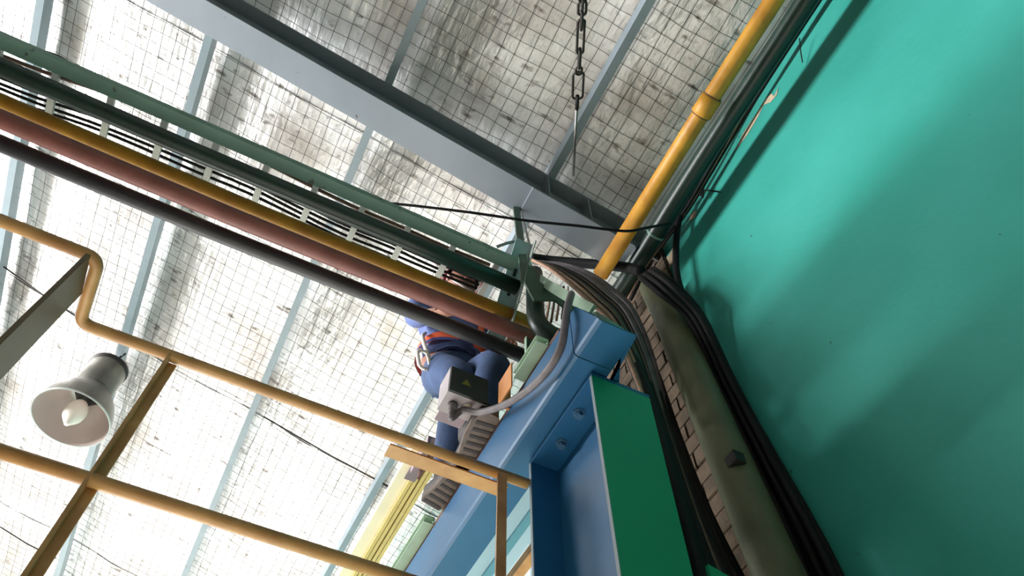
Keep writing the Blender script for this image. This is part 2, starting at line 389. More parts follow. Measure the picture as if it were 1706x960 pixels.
for k in range(5):
    o_ = 5*k; xx = 1.60-0.012*(k % 3)
    pts = [at(1395-o_*1.2, -40, x=xx), at(1366-o_*1.5, 0, x=xx), at(1262-o_, 160, x=xx), at(1186-o_*0.6, 285, x=xx), at(1146-o_, 350+4*k, x=xx), at(1088-o_, 430+3*k, x=xx), at(1050-o_, 500, x=xx-0.03)]
    o = obj('wall_cable', tube(smoothpath(pts, 5), 0.008 if k % 2 else 0.011, 8), ('cable_black', 'cable_tan', 'cable_black', 'cable_brown', 'cable_black')[k], smooth=True)
    tag(o, ('black', 'tan', 'black', 'brown', 'black')[k]+' cable along the top of the green wall, '+('lowest', 'second', 'third', 'fourth', 'fifth')[k]+' of five counted from below', 'cable', 'cables along the top of the green wall')
# cable tie and stub on the wall
tag(obj('cable_tie', join(tube([at(1163, 318, x=1.6), at(1178, 317, x=1.6), at(1200, 320, x=1.62)], 0.004, 6), tube([at(1166, 326, x=1.6), at(1172, 312, x=1.59), at(1170, 330, x=1.61)], 0.007, 6)), 'cable_black'),
    'black cable tie with a tail sticking out over the green wall', 'cable tie')
tag(obj('frayed_wire', tube(smoothpath([at(1332, 64, x=1.59), at(1334, 85, x=1.61), at(1337, 104, x=1.63)], 4), 0.003, 6), 'cable_black'), 'short frayed wire end hanging before the upper green wall', 'wire')
# peeled paint: flakes lying on the wall
def flake(pts):
    n = len(pts); V = [at(*p, x=WX-0.002) for p in pts]+[at(*p, x=WX+0.01) for p in pts]
    return V, [list(range(n)), list(range(n, 2*n))[::-1]]+[[i, (i+1) % n, n+(i+1) % n, n+i] for i in range(n)]
for pts in ([(1224, 252), (1238, 222), (1258, 192), (1276, 164), (1285, 156), (1290, 160), (1297, 145), (1294, 158), (1284, 170), (1272, 175), (1262, 196), (1244, 226)],
            [(1148, 368), (1151, 357), (1158, 352), (1161, 355), (1157, 362), (1152, 366)],
            [(1085, 428), (1100, 432), (1112, 428), (1120, 415), (1124, 398), (1128, 400), (1124, 430), (1112, 455), (1098, 455), (1088, 442)]):
    obj('peeled_patch', flake(pts), 'plaster', wall)

# ------------------------------------------------------------------ chain
ch = thing('chain', at(955, 290, z=4.0), 'dark steel chain and thin rod hanging in front of the foil', 'chain')
a0 = at(974, -60, y=0.25); a1 = at(955, 292, y=1.3)
cp = lambda px, py: min(((a0+(a1-a0)*t/400) for t in range(401)), key=lambda q: abs((480-FPX*q.dot(UP)/q.dot(FW))-py))
def link(c, d, L, Wd, r, side):
    d = d.normalized(); s, u = frame(d, side); pts = []
    for k in range(17):
        a = 2*math.pi*k/16; q = c+d*(math.cos(a)*(Wd/2)+(1 if math.cos(a) > 0 else -1)*(L-Wd)/2)+s*math.sin(a)*Wd/2; pts.append(q)
    return tube(pts, r, 6, False)
d_ = (a1-a0)
ys = [-52, -38, -24, -10, 3, 14]
for i, py in enumerate(ys): obj('link', link(cp(0, py), d_, 0.075, 0.034, 0.006, Vector((0, 0, 1)) if i % 2 else RT), 'dark_steel', ch, True)
obj('shackle', link(cp(0, 62), d_, 0.20, 0.030, 0.006, UP), 'dark_steel', ch, True)
obj('link', link(cp(0, 33), d_, 0.10, 0.034, 0.007, RT), 'dark_steel', ch, True)
obj('link', link(cp(0, 98), d_, 0.11, 0.034, 0.008, RT), 'dark_steel', ch, True)
obj('link', link(cp(0, 118), d_, 0.05, 0.028, 0.006, UP), 'dark_steel', ch, True)
obj('turnbuckle', join(link(cp(0, 143), d_, 0.19, 0.05, 0.006, UP), tube([cp(0, 160), cp(0, 182)], 0.010, 8)), 'dark_steel', ch, True)
obj('rod', tube([cp(0, 180), a1], 0.007, 8), 'steel', ch, True)

# ------------------------------------------------------------------ railing
RZ = 1.66; RY = 1.5; R2 = 1.2
rl = thing('railing', (0.1, RY, RZ-1.1), 'tan painted pipe railing with flat bar posts beside the platform', 'railing')
jx = at(165, 432, z=RZ); jx2 = at(133, 535, z=RZ)
end = at(884, 806, z=RZ)
obj('top_rail', tube(fillet([(-3.2, jx.y-0.03, RZ), (jx.x, jx.y, RZ), (jx2.x, RY, RZ), (0.3, RY, RZ), (end.x-0.008, RY-0.004, RZ)], 0.035), 0.0165, 16), 'rail_tan', rl, True)
obj('mid_rail', tube([(-1.5, RY, R2), (0.0, RY, R2), (0.78, RY, R2)], 0.0165, 16), 'rail_tan', rl, True)
# wide flat post under the bend
pa, pb = at(139, 430, z=RZ-0.01), at(139, 484, z=RZ-0.01)
px_ = pa.x-0.03
def post(x, y0, y1, t, m, z1=RZ-0.012, z0=0.45): return obj('post', box(x-t/2, x+t/2, y0, y1, z0, z1), m, rl)
post(-0.548, 1.268, 1.395, 0.012, 'post_brown')
obj('post', join(box(-0.298, -0.291, RY-0.016, RY+0.022, 0.45, RZ-0.010), box(-0.291, -0.268, RY+0.016, RY+0.022, 0.45, RZ-0.010)), 'rail_tan', rl)
obj('post', join(box(0.690, 0.720, RY-0.022, RY-0.016, 0.45, RZ-0.008), box(0.714, 0.720, RY-0.016, RY+0.014, 0.45, RZ-0.008)), 'rail_tan', rl)
obj('flat_bar', bar((0.36, RY+0.045, RZ-0.012), (0.745, RY+0.045, RZ-0.012), 0.05, 0.006), 'rail_tan', rl)

# ------------------------------------------------------------------ bell lamp
lc = at(118, 697, z=3.75); LS = 1.33
def llathe(pr, o, ax, seg): return lathe([(r, h*LS) for r, h in pr], o, ax, seg)
lamp = thing('pendant_lamp', lc, 'grey metal bell pendant lamp with a bulb hanging over the railing', 'lamp')
RR = 0.185*LS
prof = [(RR, 0.0), (RR*0.985, 0.03), (RR*0.93, 0.075), (RR*0.83, 0.12), (RR*0.70, 0.158), (RR*0.58, 0.185), (RR*0.50, 0.205)]
obj('reflector', llathe(prof, lc, Zv, 48), 'lamp_outside', lamp, True)
obj('reflector_lining', llathe([(r-0.004, h-0.001) for r, h in prof]+[(0.0, 0.2)], lc, Zv, 48), 'lamp_inside', lamp, True)
obj('rim', llathe([(RR-0.004, -0.002), (RR+0.004, -0.004), (RR+0.005, 0.004), (RR-0.002, 0.006)], lc, Zv, 48), 'rung_grey', lamp, True)
obj('housing', llathe([(RR*0.50, 0.20), (RR*0.53, 0.21), (RR*0.53, 0.40), (RR*0.50, 0.415), (0.0, 0.42)], lc, Zv, 32), 'lamp_outside', lamp, True)
obj('housing_ring', llathe([(RR*0.53, 0.385), (RR*0.56, 0.388), (RR*0.56, 0.405), (RR*0.53, 0.408)], lc, Zv, 32), 'dark_steel', lamp, True)
obj('lamp_socket', llathe([(0.0, 0.10), (0.04, 0.10), (0.048, 0.13), (0.066, 0.15), (0.1, 0.19), (0.106, 0.199)], lc, Zv, 24), 'socket', lamp, True)
obj('bulb', llathe([(r*LS, h) for r, h in ((0.0, -0.045), (0.012, -0.044), (0.017, -0.034), (0.03, -0.018), (0.048, 0.012), (0.054, 0.045), (0.05, 0.075), (0.036, 0.10), (0.026, 0.115))], lc, Zv, 24), 'bulb_glass', lamp, True)
lt = lc+Zv*0.415*LS
obj('hook', tube(smoothpath([lt, lt+Vector((0.012, 0, 0.03)), lt+Vector((0.01, 0, 0.06)), lt+Vector((0.0, 0, 0.09))], 4), 0.009, 8), 'dark_steel', lamp, True)
obj('cord', tube(smoothpath([lt+Vector((0, 0, 0.06)), lt+Vector((0.015, 0, 0.12)), Vector((-1.098, lc.y+0.02, 4.5))], 6), 0.008, 8), 'cable_black', lamp, True)

# ------------------------------------------------------------------ blue runway beam
BX, BT, BB = 0.733, 1.97, 1.76
def bprof(): # channel, web towards the camera, rounded lower corner
    t = 0.008; r = 0.014; Wd = 0.125; h = BT-BB; P_ = [(0, h), (0, r), (r*0.3, r*0.3), (r, 0), (Wd, 0), (Wd, t), (r, t), (t, r), (t, h-t), (Wd, h-t), (Wd, h)]
    return P_
seam = at(957, 592, z=BB).y
g_ = extrude(bprof(), (BX, 0.93, BB), (BX, seam-0.002, BB), X, Zv); n_ = len(bprof())
for i_ in range(n_): g_[0][i_].y += 0.5*max(0, g_[0][i_].z-BB-0.01)
tag(obj('runway_beam', g_, 'blue_paint'), 'short blue end length of the crane runway beam, before the seam', 'beam', 'blue runway beam lengths')
tag(obj('runway_beam', extrude(bprof(), (BX, seam+0.002, BB), (BX, 8.0, BB), X, Zv), 'blue_paint'), 'long blue crane runway beam running away past the person', 'beam', 'blue runway beam lengths')
bpoly = [at(*p, z=BB) for p in ((1003, 531), (1018, 590), (1030, 668), (1034, 690), (985, 700))]; bpoly = [(max(p.x, BX+0.126), p.y) for p in bpoly]
bpoly.append((BX+0.126, bpoly[0][1]))
tag(obj('bearing_plate', extrude(bpoly, (0, 0, BB+0.0005), (0, 0, BB+0.0075), X, Y), 'blue_paint'), 'blue bearing plate joining the runway beam to the column head', 'plate')
tag(obj('crane_rail', extrude([(0, 0), (0.05, 0), (0.05, 0.008), (0.034, 0.02), (0.034, 0.04), (0, 0.04)], (BX+0.008, 1.15, BT), (BX+0.008, 8.0, BT), X, Zv), 'rust'), 'rusty brown crane rail on top of the blue runway beam', 'rail')
for ya, yb, tx in ((1.22, 1.39, 'short pale green channel piece beside the control box'), (2.16, 8.0, 'long pale green channel alongside the rusty crane rail beyond the boots')):
    tag(obj('kerb_channel', extrude(chan(0.045, 0.035, 0.005), (BX-0.035, ya, 2.005), (BX-0.035, yb, 2.005), X, Zv), 'pale_green'), tx, 'channel', 'pale green channels by the crane rail')

# column: H section, web seen between the flanges
CT = 1.752
ca, cb, cc_ = at(982, 622, z=CT), at(1083, 655, z=CT), at(885, 770, z=CT)
CX0, CX1, CY0, CY1 = 0.803, 1.0, 1.092, 1.488
col = thing('column', ((CX0+CX1)/2, (CY0+CY1)/2, FLOOR), 'steel column with a green front flange and blue inside, under the runway beam', 'column')
obj('flange', box(CX0, CX1, CY0, CY0+0.012, FLOOR, CT-0.016), 'green_paint', col)
obj('flange_lining', box(CX0+0.001, CX1-0.001, CY0+0.012, CY0+0.014, FLOOR, CT-0.016), 'blue_paint', col)
obj('flange', box(CX0, CX1, CY1-0.014, CY1, FLOOR, CT-0.016), 'blue_paint', col)
xm = (CX0+CX1)/2
obj('web', box(xm-0.005, xm+0.005, CY0+0.014, CY1-0.014, FLOOR, CT-0.016), 'blue_paint', col)
obj('cap_plate', box(CX0, CX1, CY0, CY1, CT-0.016, CT), 'blue_paint', col)
obj('flange_edge', join(box(CX0-0.002, CX0, CY0, CY0+0.012, FLOOR, CT-0.016), box(CX0-0.002, CX0, CY1-0.012, CY1, FLOOR, CT-0.016)), 'edge_grey', col)
for p in ((964, 688), (935, 738)):
    c = at(*p, z=CT-0.016); obj('bolt', lathe([(0.0, -0.02), (0.013, -0.02), (0.013, -0.004), (0.02, -0.004), (0.02, 0)], c, Zv, 6), 'bolt_blue', col)
obj('gusset', extrude([(0, 0), (0.50, -0.13), (0.50, -0.7), (0, -0.7)], (1.075, 1.115, 1.19), (1.075, 1.127, 1.19), X, Zv), 'green_paint', col)

# far pale blue girder and tan angle behind the column
fg = thing('far_girder', (1.2, 2.2, 2.4), 'pale blue girder underside seen between railing post and column', 'girder')
obj('bottom_plate', box(1.12, 1.34, 2.17, 7.0, 2.40, 2.412), 'pale_blue', fg)
obj('web', box(1.205, 1.217, 2.17, 7.0, 2.412, 2.75), 'pale_blue', fg)
obj('edge_channel', box(1.235, 1.275, 2.18, 7.0, 2.385, 2.40), 'teal_blue', fg)
obj('top_plate', box(1.12, 1.34, 2.17, 7.0, 2.75, 2.762), 'pale_blue', fg)
tag(obj('tan_angle', extrude([(0, 0), (0.05, 0), (0.05, 0.006), (0.006, 0.006), (0.006, 0.05), (0, 0.05)], (1.372, 2.2, 2.40), (1.372, 7.0, 2.40), X, Zv), 'rail_tan'), 'tan steel angle beside the pale blue girder behind the column', 'angle')

# conductor rail
CZ = 2.55
cr_ = thing('conductor_rail', (0.7, 4, CZ), 'cream and yellow crane conductor rail running behind the worker', 'conductor rail')
CB = at(667, 826, z=CZ).x; CE = at(699, 826, z=CZ).x
obj('housing', box(at(640, 826, z=CZ+0.03).x, CB, 2.35, 8.0, CZ+0.02, CZ+0.05), 'cream_plastic', cr_)
for k in range(4):
    a = CB+k*(CE-CB)/4+(0.004 if k > 1 else 0)
    obj('conductor_bar', extrude([(0, 0), (0.017, 0), (0.017, 0.05), (0, 0.05)], (a, 2.30, CZ), (a, 8.0, CZ), X, Zv), 'yellow_plastic', cr_)
obj('backing_strip', box(CB, CE, 2.35, 8.0, CZ+0.05, CZ+0.055), 'groove_brown', cr_)
br = [at(686, 790, z=CZ-0.01), at(697, 742, z=CZ-0.01)]
hg = thing('rail_hanger', br[0], 'small purple grey hanger bracket clamped on the conductor rail', 'bracket')
hx, hy = br[0].x, br[0].y
obj('plate', box(hx-0.02, hx+0.035, hy-0.24, hy+0.05, CZ-0.004, CZ+0.004), 'purple_grey', hg)
obj('clamp', box(hx-0.02, hx-0.008, hy-0.24, hy-0.04, CZ-0.05, CZ-0.004), 'purple_grey', hg)
obj('clamp', box(hx+0.022, hx+0.034, hy-0.22, hy-0.02, CZ-0.05, CZ-0.004), 'rust', hg)

# ------------------------------------------------------------------ control box and its cable
BZ = 2.06
b0, b1, b2 = at(747, 650, z=BZ), at(806, 668, z=BZ), at(728, 679, z=BZ)
bx0, bx1, by0, by1 = b0.x, b1.x+0.02, b0.y, b2.y+0.01
bz1 = at(746, 608, y=by0).z
cb_ = thing('control_box', ((bx0+bx1)/2, (by0+by1)/2, BZ), 'grey control box with a dark front hung before the worker', 'box')
obj('body', box(bx0, bx1, by0+0.004, by1, BZ, bz1), 'box_grey', cb_)
obj('front_cover', box(bx0+0.002, bx1-0.002, by0-0.004, by0+0.004, BZ+0.002, bz1-0.002), 'box_dark', cb_)
lx, lz_ = bx0+0.42*(bx1-bx0), BZ+0.52*(bz1-BZ)
tri = [(-0.018, -0.014), (0.018, -0.014), (0.0, 0.018)]
obj('warning_label', extrude(tri, (lx, by0-0.0055, lz_), (lx, by0-0.004, lz_), X, Zv), 'label_olive', cb_)
obj('foot_plate', box(bx0+0.01, bx1-0.04, by1, by1+0.045, BZ+0.0, BZ+0.008), 'purple_grey', cb_)
gl = at(752, 665, z=BZ)
obj('cable_gland', lathe([(0.0, -0.03), (0.014, -0.03), (0.018, -0.02), (0.018, 0), (0.0, 0)], gl+Vector((0.015, 0.02, 0)), Zv, 12), 'cable_grey', cb_, True)
obj('plug', lathe([(0.0, -0.008), (0.016, -0.006), (0.016, 0), (0.0, 0)], at(778, 678, z=BZ), Zv, 16), 'bulb_glass', cb_, True)
g0 = gl+Vector((0.015, 0.02, -0.02))
cpts = [g0, g0+Vector((0.004, 0.01, -0.04)), at(770, 684, y=by0+0.05), at(800, 687, x=0.66), at(840, 675, x=0.688), at(880, 650, x=0.70), at(912, 618, x=0.70), at(934, 580, x=0.70), at(941, 545, x=0.70), at(945, 515, x=0.71), at(952, 490, x=0.76)]
tag(obj('control_cable', tube(smoothpath(cpts, 6), 0.0125, 12), 'cable_grey', smooth=True), 'thick grey cable looping from the control box to the beam end', 'cable')

# ------------------------------------------------------------------ brackets round the beam end
pl = thing('upright_plate', at(900, 640, y=1.43), 'dull green upright plate standing by the blue beam end', 'plate')
q0, q1 = at(877, 562, y=1.43), at(924, 575, y=1.43)
obj('plate_body', box(q0.x, q1.x+0.02, 1.43, 1.438, 1.98, q0.z), 'dull_green', pl)
obj('plate_edge', box(q0.x-0.004, q0.x, 1.425, 1.44, 1.98, q0.z), 'pale_green', pl)
tag(obj('orange_bracket', join(box(0.70, 0.738, 1.49, 1.50, 1.972, 2.1), box(0.695, 0.70, 1.40, 1.50, 1.972, 2.1)), 'orange'), 'small orange bracket on the beam beside the control box', 'bracket')
ha = thing('support_angle', at(822, 560, x=0.71), 'pale grey green slotted angle bracing the pipes to the ladder end', 'bracket')
h0, h1 = at(873, 402, x=0.72), at(826, 562, x=0.71)
sd_ = (h1-h0).normalized()
obj('flat_leg', bar(h0, h1, 0.075, 0.005, up=Y), 'grey_teal', ha)
s_, u_ = frame(h1-h0, Y)
obj('side_leg', bar(h0+s_*0.04-u_*0.02, h1+s_*0.04-u_*0.02, 0.005, 0.045, up=Y), 'rung_grey', ha)
for t in (0.35, 0.55, 0.75, 0.9): obj('slot', bar(h0.lerp(h1, t-0.04)-u_*0.004, h0.lerp(h1, t+0.04)-u_*0.004, 0.014, 0.004, up=Y), 'dark_steel', ha)
tag(obj('hanger_bar', bar(at(860, 346, y=1.515), at(875, 470, y=1.31), 0.034, 0.02), 'dull_green'), 'dark green flat hanger dropping from the rafter splice', 'bracket')
tag(obj('hanger_rod', join(tube([at(869, 356, y=1.46), at(882, 408, y=1.36)], 0.006, 8), tube(smoothpath([at(826, 412, y=1.40), at(850, 404, y=1.38), at(872, 404, y=1.37), at(876, 412, y=1.38)], 5), 0.007, 8)), 'steel'), 'thin steel rod and wire clip on the dark green hanger', 'rod')
arm = thing('curved_arm', at(984, 518, x=0.80), 'pale green bent flat bar leading down to the beam end', 'bracket')
ap = smoothpath([at(876, 432, x=0.765), at(882, 448, x=0.768), at(900, 466, x=0.775), at(940, 491, x=0.79), at(986, 516, x=0.80)], 5)
obj('arm_face', join(*[bar(ap[i], ap[i+1]+(ap[i+1]-ap[i])*0.1, 0.036, 0.012, up=FW) for i in range(len(ap)-1)]), 'pale_green', arm)
def slab(pts, y, t):
    n = len(pts); V = [at(*p, y=y) for p in pts]; V += [v+Y*t for v in V[:n]]
    return V, [list(range(n)), list(range(n, 2*n))[::-1]]+[[i, (i+1) % n, n+(i+1) % n, n+i] for i in range(n)]
obj('gusset', slab([(880, 440), (900, 470), (950, 500), (985, 520), (950, 520), (925, 500), (890, 500), (874, 470)], 1.27, 0.008), 'dull_green', arm)
tag(obj('elbow_pipe', tube(fillet([at(890, 455, y=1.33), at(893, 548, y=1.33), at(945, 572, y=1.33)], 0.10), 0.035, 16), 'green_pipe', smooth=True), 'dark green pipe elbow tucked behind the blue beam end', 'pipe')
tag(obj('stub_pipe', tube([at(985, 535, z=1.95), at(1028, 562, z=1.95)], [0.035, 0.035], 16), 'tray_green', smooth=True), 'grey green pipe stub at the near end of the blue beam', 'pipe')
# clutter of cables falling from the hanger into the corner
ORD = 'first second third fourth fifth sixth seventh eighth ninth tenth eleventh twelfth thirteenth fourteenth'.split()
for k in range(14):
    e = k/13; r_ = random.uniform(-1.5, 1.5)
    pts = [at(884+6*e, 432+6*e+r_*0.4, x=0.84+0.24*e), at(915+24*e, 448-6*e+r_, x=0.88+0.26*e), at(950+34*e, 474-16*e+r_, x=0.93+0.28*e), at(985+36*e, 506-22*e+r_, x=1.0+0.28*e), at(1018+34*e, 540-26*e+r_, x=1.06+0.30*e), at(1052+30*e, 610-28*e, x=1.10+0.32*e), at(1085+24*e, 700-20*e, x=1.14+0.34*e)]
    mname = ('cable_tan', 'cable_brown', 'cable_tan', 'cable_black', 'cable_brown', 'dull_green', 'cable_black', 'cable_brown', 'cable_black', 'cable_grey', 'cable_grey', 'cable_black', 'cable_grey', 'cable_grey')[k]
    words = {'cable_tan': 'tan', 'cable_brown': 'brown', 'cable_black': 'black', 'dull_green': 'dull green', 'cable_grey': 'thick grey'}[mname]
    tag(obj('drop_cable', tube(smoothpath(pts, 5), 0.014 if mname == 'cable_grey' else random.uniform(0.007, 0.011), 8), mname, smooth=True),
        words+' cable curving into the wall corner, '+ORD[k]+' counted from the pale green arm', 'cable', 'cables falling into the wall corner')
for k in range(5):
    tag(obj('wire_tail', tube(smoothpath([at(918+7*k, 478, y=1.5), at(915+8*k, 505, y=1.5), at(909+9*k, 540-3*k, y=1.48)], 4), 0.006, 6), ('cable_tan', 'cable_brown', 'cable_tan', 'cable_black', 'white_metal')[k], smooth=True),
        ('tan', 'brown', 'tan', 'black', 'white')[k]+' wire tail behind the blue beam end, '+ORD[k]+' from the elbow pipe', 'wire', 'wire tails behind the beam end')
tag(obj('black_hose', tube(smoothpath([at(884, 430, x=0.99), at(915, 434, x=1.09), at(960, 438, x=1.21), at(1010, 442, x=1.33), at(1045, 446, x=1.40), at(1068, 452, x=1.43)], 5), 0.028, 10), 'cable_black', smooth=True), 'black hose running level under the rafter end', 'hose')
tag(obj('thin_wire', tube(smoothpath([at(640, 338, z=3.3), at(700, 344, z=3.28), at(790, 355, z=3.25), at(880, 368, z=3.22), at(960, 376, z=3.2), at(1040, 385, z=3.2), at(1075, 380, z=3.25), at(1118, 372, z=3.35)], 5), 0.007, 8), 'cable_black', smooth=True), 'thin dark wire stretched from the cable ladder to the green wall', 'wire')
# ------------------------------------------------------------------ pipes and cables down the wall
dp = thing('downpipe', (1.5, 1.26, FLOOR), 'weathered olive downpipe standing on the green wall beside black cables', 'pipe')
obj('pipe_body', tube([at(1090, 478, x=1.51), at(1117, 532, x=1.51), at(1168, 655, x=1.51), at(1297, 958, x=1.51), at(1400, 1200, x=1.51)], 0.075, 24), 'downpipe', dp, True)
c = at(1216, 774, x=1.455); obj('pipe_clip', join(box(c.x-0.012, c.x+0.03, c.y-0.045, c.y+0.03, c.z-0.02, c.z+0.025)), 'dark_steel', dp)
for k in range(6):
    e = k/5; xx = 1.585+0.035*(k % 2)
    wob = lambda: random.uniform(-3, 3)
    pts = [at(1066+22*e, 462-14*e, x=1.35+0.035*(k % 2)), at(1098+24*e, 488-16*e, x=1.37+0.035*(k % 2)), at(1150+20*e, 536-10*e, x=1.50+0.035*(k % 2)), at(1197+28*e+wob()*0.4, 640, x=xx), at(1256+38*e+wob()*0.5, 765, x=xx), at(1330+50*e+wob()*0.5, 920, x=xx), at(1395+60*e, 1090, x=xx)]
    tag(obj('riser_cable', tube(smoothpath(pts, 5), 0.0135, 8), 'cable_black', smooth=True), 'black cable down the green wall, '+('closest to', 'second from', 'third from', 'fourth from', 'fifth from', 'sixth and farthest from')[k]+' the olive downpipe', 'cable', 'black cable bundle beside the downpipe')
tag(obj('black_drop_cable', tube(smoothpath([at(1142, 330, x=1.58), at(1130, 372, x=1.57), at(1126, 420, x=1.56), at(1130, 468, x=1.55), at(1150, 520, x=1.58)], 5), 0.017, 10), 'cable_black', smooth=True), 'black cable bowing away from the wall below the conduit', 'cable')
for k in range(9):
    e = k/8; xx = 1.16+0.045*k
    pts = [at(1030+24*e, 560-30*e, x=xx), at(1062+28*e, 620-10*e, x=xx), at(1096+32*e, 720, x=xx), at(1133+46*e, 850, x=xx), at(1174+74*e, 990, x=xx), at(1226+100*e, 1150, x=xx)]
    tag(obj('column_cable', tube(smoothpath(pts, 5), (0.024, 0.02, 0.012, 0.014, 0.01, 0.016, 0.012, 0.018, 0.014)[k], 8), 'cable_black' if k != 4 else 'cable_brown', smooth=True),
        ('brown' if k == 4 else 'black')+' cable dropping beside the green column, '+ORD[k]+' counted from its flange', 'cable', 'cables behind the green column')
# bare brick strip of the wall behind the cables
obj('mortar_bed', box(WX-0.012, WX+0.01, 1.40, 2.4, 0.6, 3.82), 'mortar', wall)
z = 0.62; row = 0; bm_ = None
while z < 3.74:
    yy = 1.40-(0.1 if row % 2 else 0)
    while yy < 2.39:
        a, b = max(yy+0.006, 1.402), min(yy+0.194, 2.398)
        if b-a > 0.03: obj('brick', box(WX-0.022-random.uniform(0, 0.006), WX-0.011, a, b, z, z+0.076), 'brick', wall)
        yy += 0.2
    z += 0.088; row += 1

# ------------------------------------------------------------------ the worker
FZ = 2.011
JJ = {'pelvis': Vector((0.70, 2.04, 2.79)), 'waist': Vector((0.685, 2.05, 2.95)), 'chest': Vector((0.67, 2.03, 3.18)), 'neck': Vector((0.668, 2.0, 3.36)), 'head': Vector((0.672, 1.97, 3.485))}
per = thing('person', (0.71, 1.88, FZ), 'worker in blue shirt, jeans and orange harness, red helmet, standing on the runway beam', 'person')
def skin_mesh(name, verts, edges, radii, m, parent, root=0, sub=2):
    me = bpy.data.meshes.new(name); org = ORG[parent.name]
    me.from_pydata([tuple(Vector(v)-org) for v in verts], edges, []); me.update()
    o = bpy.data.objects.new(name, me); C.objects.link(o)
    md = o.modifiers.new('skin', 'SKIN'); md.use_smooth_shade = True
    for i, r in enumerate(radii): me.skin_vertices[0].data[i].radius = (r, r) if not isinstance(r, tuple) else r
    for i in range(len(verts)): me.skin_vertices[0].data[i].use_root = (i == root)
    o.modifiers.new('sub', 'SUBSURF').levels = sub; o.modifiers['sub'].render_levels = sub
    dg = bpy.context.evaluated_depsgraph_get(); nm = bpy.data.meshes.new_from_object(o.evaluated_get(dg))
    bpy.data.objects.remove(o); nm.name = name; nm.materials.clear(); nm.materials.append(MATS[m])
    for p in nm.polygons: p.use_smooth = True
    q = bpy.data.objects.new(name, nm); C.objects.link(q); q.parent = parent; ORG[q.name] = org; return q
pv, wa, chs, nk, hdj = (JJ[k] for k in ('pelvis', 'waist', 'chest', 'neck', 'head'))
hl, hr = pv+Vector((-0.09, 0, -0.04)), pv+Vector((0.09, -0.01, -0.04))
kl, kr = Vector((0.665, 1.80, 2.46)), Vector((0.78, 1.715, 2.52))
al, ar = Vector((0.712, 1.99, FZ+0.11)), Vector((0.722, 1.78, FZ+0.11))
sl, sr = chs+Vector((-0.18, 0, 0.09)), chs+Vector((0.18, 0, 0.09))
el, er = Vector((0.46, 1.98, 3.01)), Vector((0.885, 1.96, 3.01))
wl, wr = Vector((0.52, 1.77, 2.81)), Vector((0.84, 1.77, 2.81))
body = skin_mesh('body', [pv, wa, chs, nk, hdj+Vector((0, 0, -0.03)), hl, kl, al, hr, kr, ar, sl, el, wl, sr, er, wr],
    [(0, 1), (1, 2), (2, 3), (3, 4), (0, 5), (5, 6), (6, 7), (0, 8), (8, 9), (9, 10), (2, 11), (11, 12), (12, 13), (2, 14), (14, 15), (15, 16)],
    [0.11, 0.11, 0.12, 0.05, 0.06, 0.075, 0.05, 0.036, 0.075, 0.05, 0.036, 0.055, 0.04, 0.028, 0.055, 0.04, 0.028], 'skin', per)
skin_mesh('shirt', [pv+Vector((0, 0, 0.04)), wa, chs, nk+Vector((0, 0, -0.05)), sl, el, sl.lerp(el, 0.6), sr, er, sr.lerp(er, 0.6), el.lerp(wl, 0.6), er.lerp(wr, 0.6)],
    [(0, 1), (1, 2), (2, 3), (2, 4), (4, 6), (6, 5), (5, 10), (2, 7), (7, 9), (9, 8), (8, 11)],
    [(0.15, 0.12), (0.15, 0.12), (0.17, 0.13), 0.075, 0.075, 0.056, 0.062, 0.075, 0.056, 0.062, 0.046, 0.046], 'shirt_blue', per, 1)
skin_mesh('jeans', [pv+Vector((0, 0, 0.03)), pv+Vector((0, 0, -0.05)), hl, hl.lerp(kl, 0.5), kl, kl.lerp(al, 0.55), al, hr, hr.lerp(kr, 0.5), kr, kr.lerp(ar, 0.55), ar],
    [(0, 1), (1, 2), (2, 3), (3, 4), (4, 5), (5, 6), (1, 7), (7, 8), (8, 9), (9, 10), (10, 11)],
    [(0.165, 0.13), (0.14, 0.12), 0.105, 0.095, 0.078, 0.072, 0.066, 0.105, 0.095, 0.078, 0.072, 0.066], 'denim', per, 0)
# head
head = obj('head', ball(hdj, 0.076, 0.092, 0.115, 20, 14), 'skin', per, True)
fd = Vector((0.15, -0.95, -0.12)).normalized(); fs = fd.cross(Zv).normalized()
obj('nose', ball(hdj+fd*0.095-Zv*0.015, 0.013, 0.016, 0.022, 8, 6), 'skin', head, True)
for s in (-1, 1):
    obj('eye', ball(hdj+fd*0.078+fs*0.033*s+Zv*0.012, 0.013, 0.010, 0.008, 8, 6), 'eye', head, True)
    obj('pupil', ball(hdj+fd*0.087+fs*0.033*s+Zv*0.012, 0.006, 0.004, 0.006, 8, 6), 'hair', head, True)
    obj('ear', ball(hdj+fs*0.078*s-Zv*0.005, 0.012, 0.020, 0.032, 8, 6), 'skin', head, True)
obj('mouth', ball(hdj+fd*0.085-Zv*0.058, 0.026, 0.010, 0.008, 10, 6), 'lip', head, True)
obj('hair', ball(hdj-fd*0.012+Zv*0.012, 0.080, 0.092, 0.110, 16, 10), 'hair', head, True)
hb = hdj+Zv*0.03
hel = obj('helmet', lathe([(0.118, 0.0), (0.121, 0.012), (0.116, 0.05), (0.098, 0.092), (0.062, 0.122), (0.0, 0.134)], hb, Vector((0.03, 0.06, 1)), 28), 'helmet_red', per, True)
obj('helmet_brim', lathe([(0.09, 0.004), (0.135, -0.004), (0.137, 0.002), (0.118, 0.010)], hb+fd*0.018, Vector((0.03, 0.1, 1)), 28), 'helmet_red', hel, True)
obj('helmet_band', lathe([(0.112, 0.004), (0.095, -0.004), (0.098, -0.012), (0.114, 0.0)], hb, Vector((0.03, 0.06, 1)), 24), 'helmet_white', hel, True)
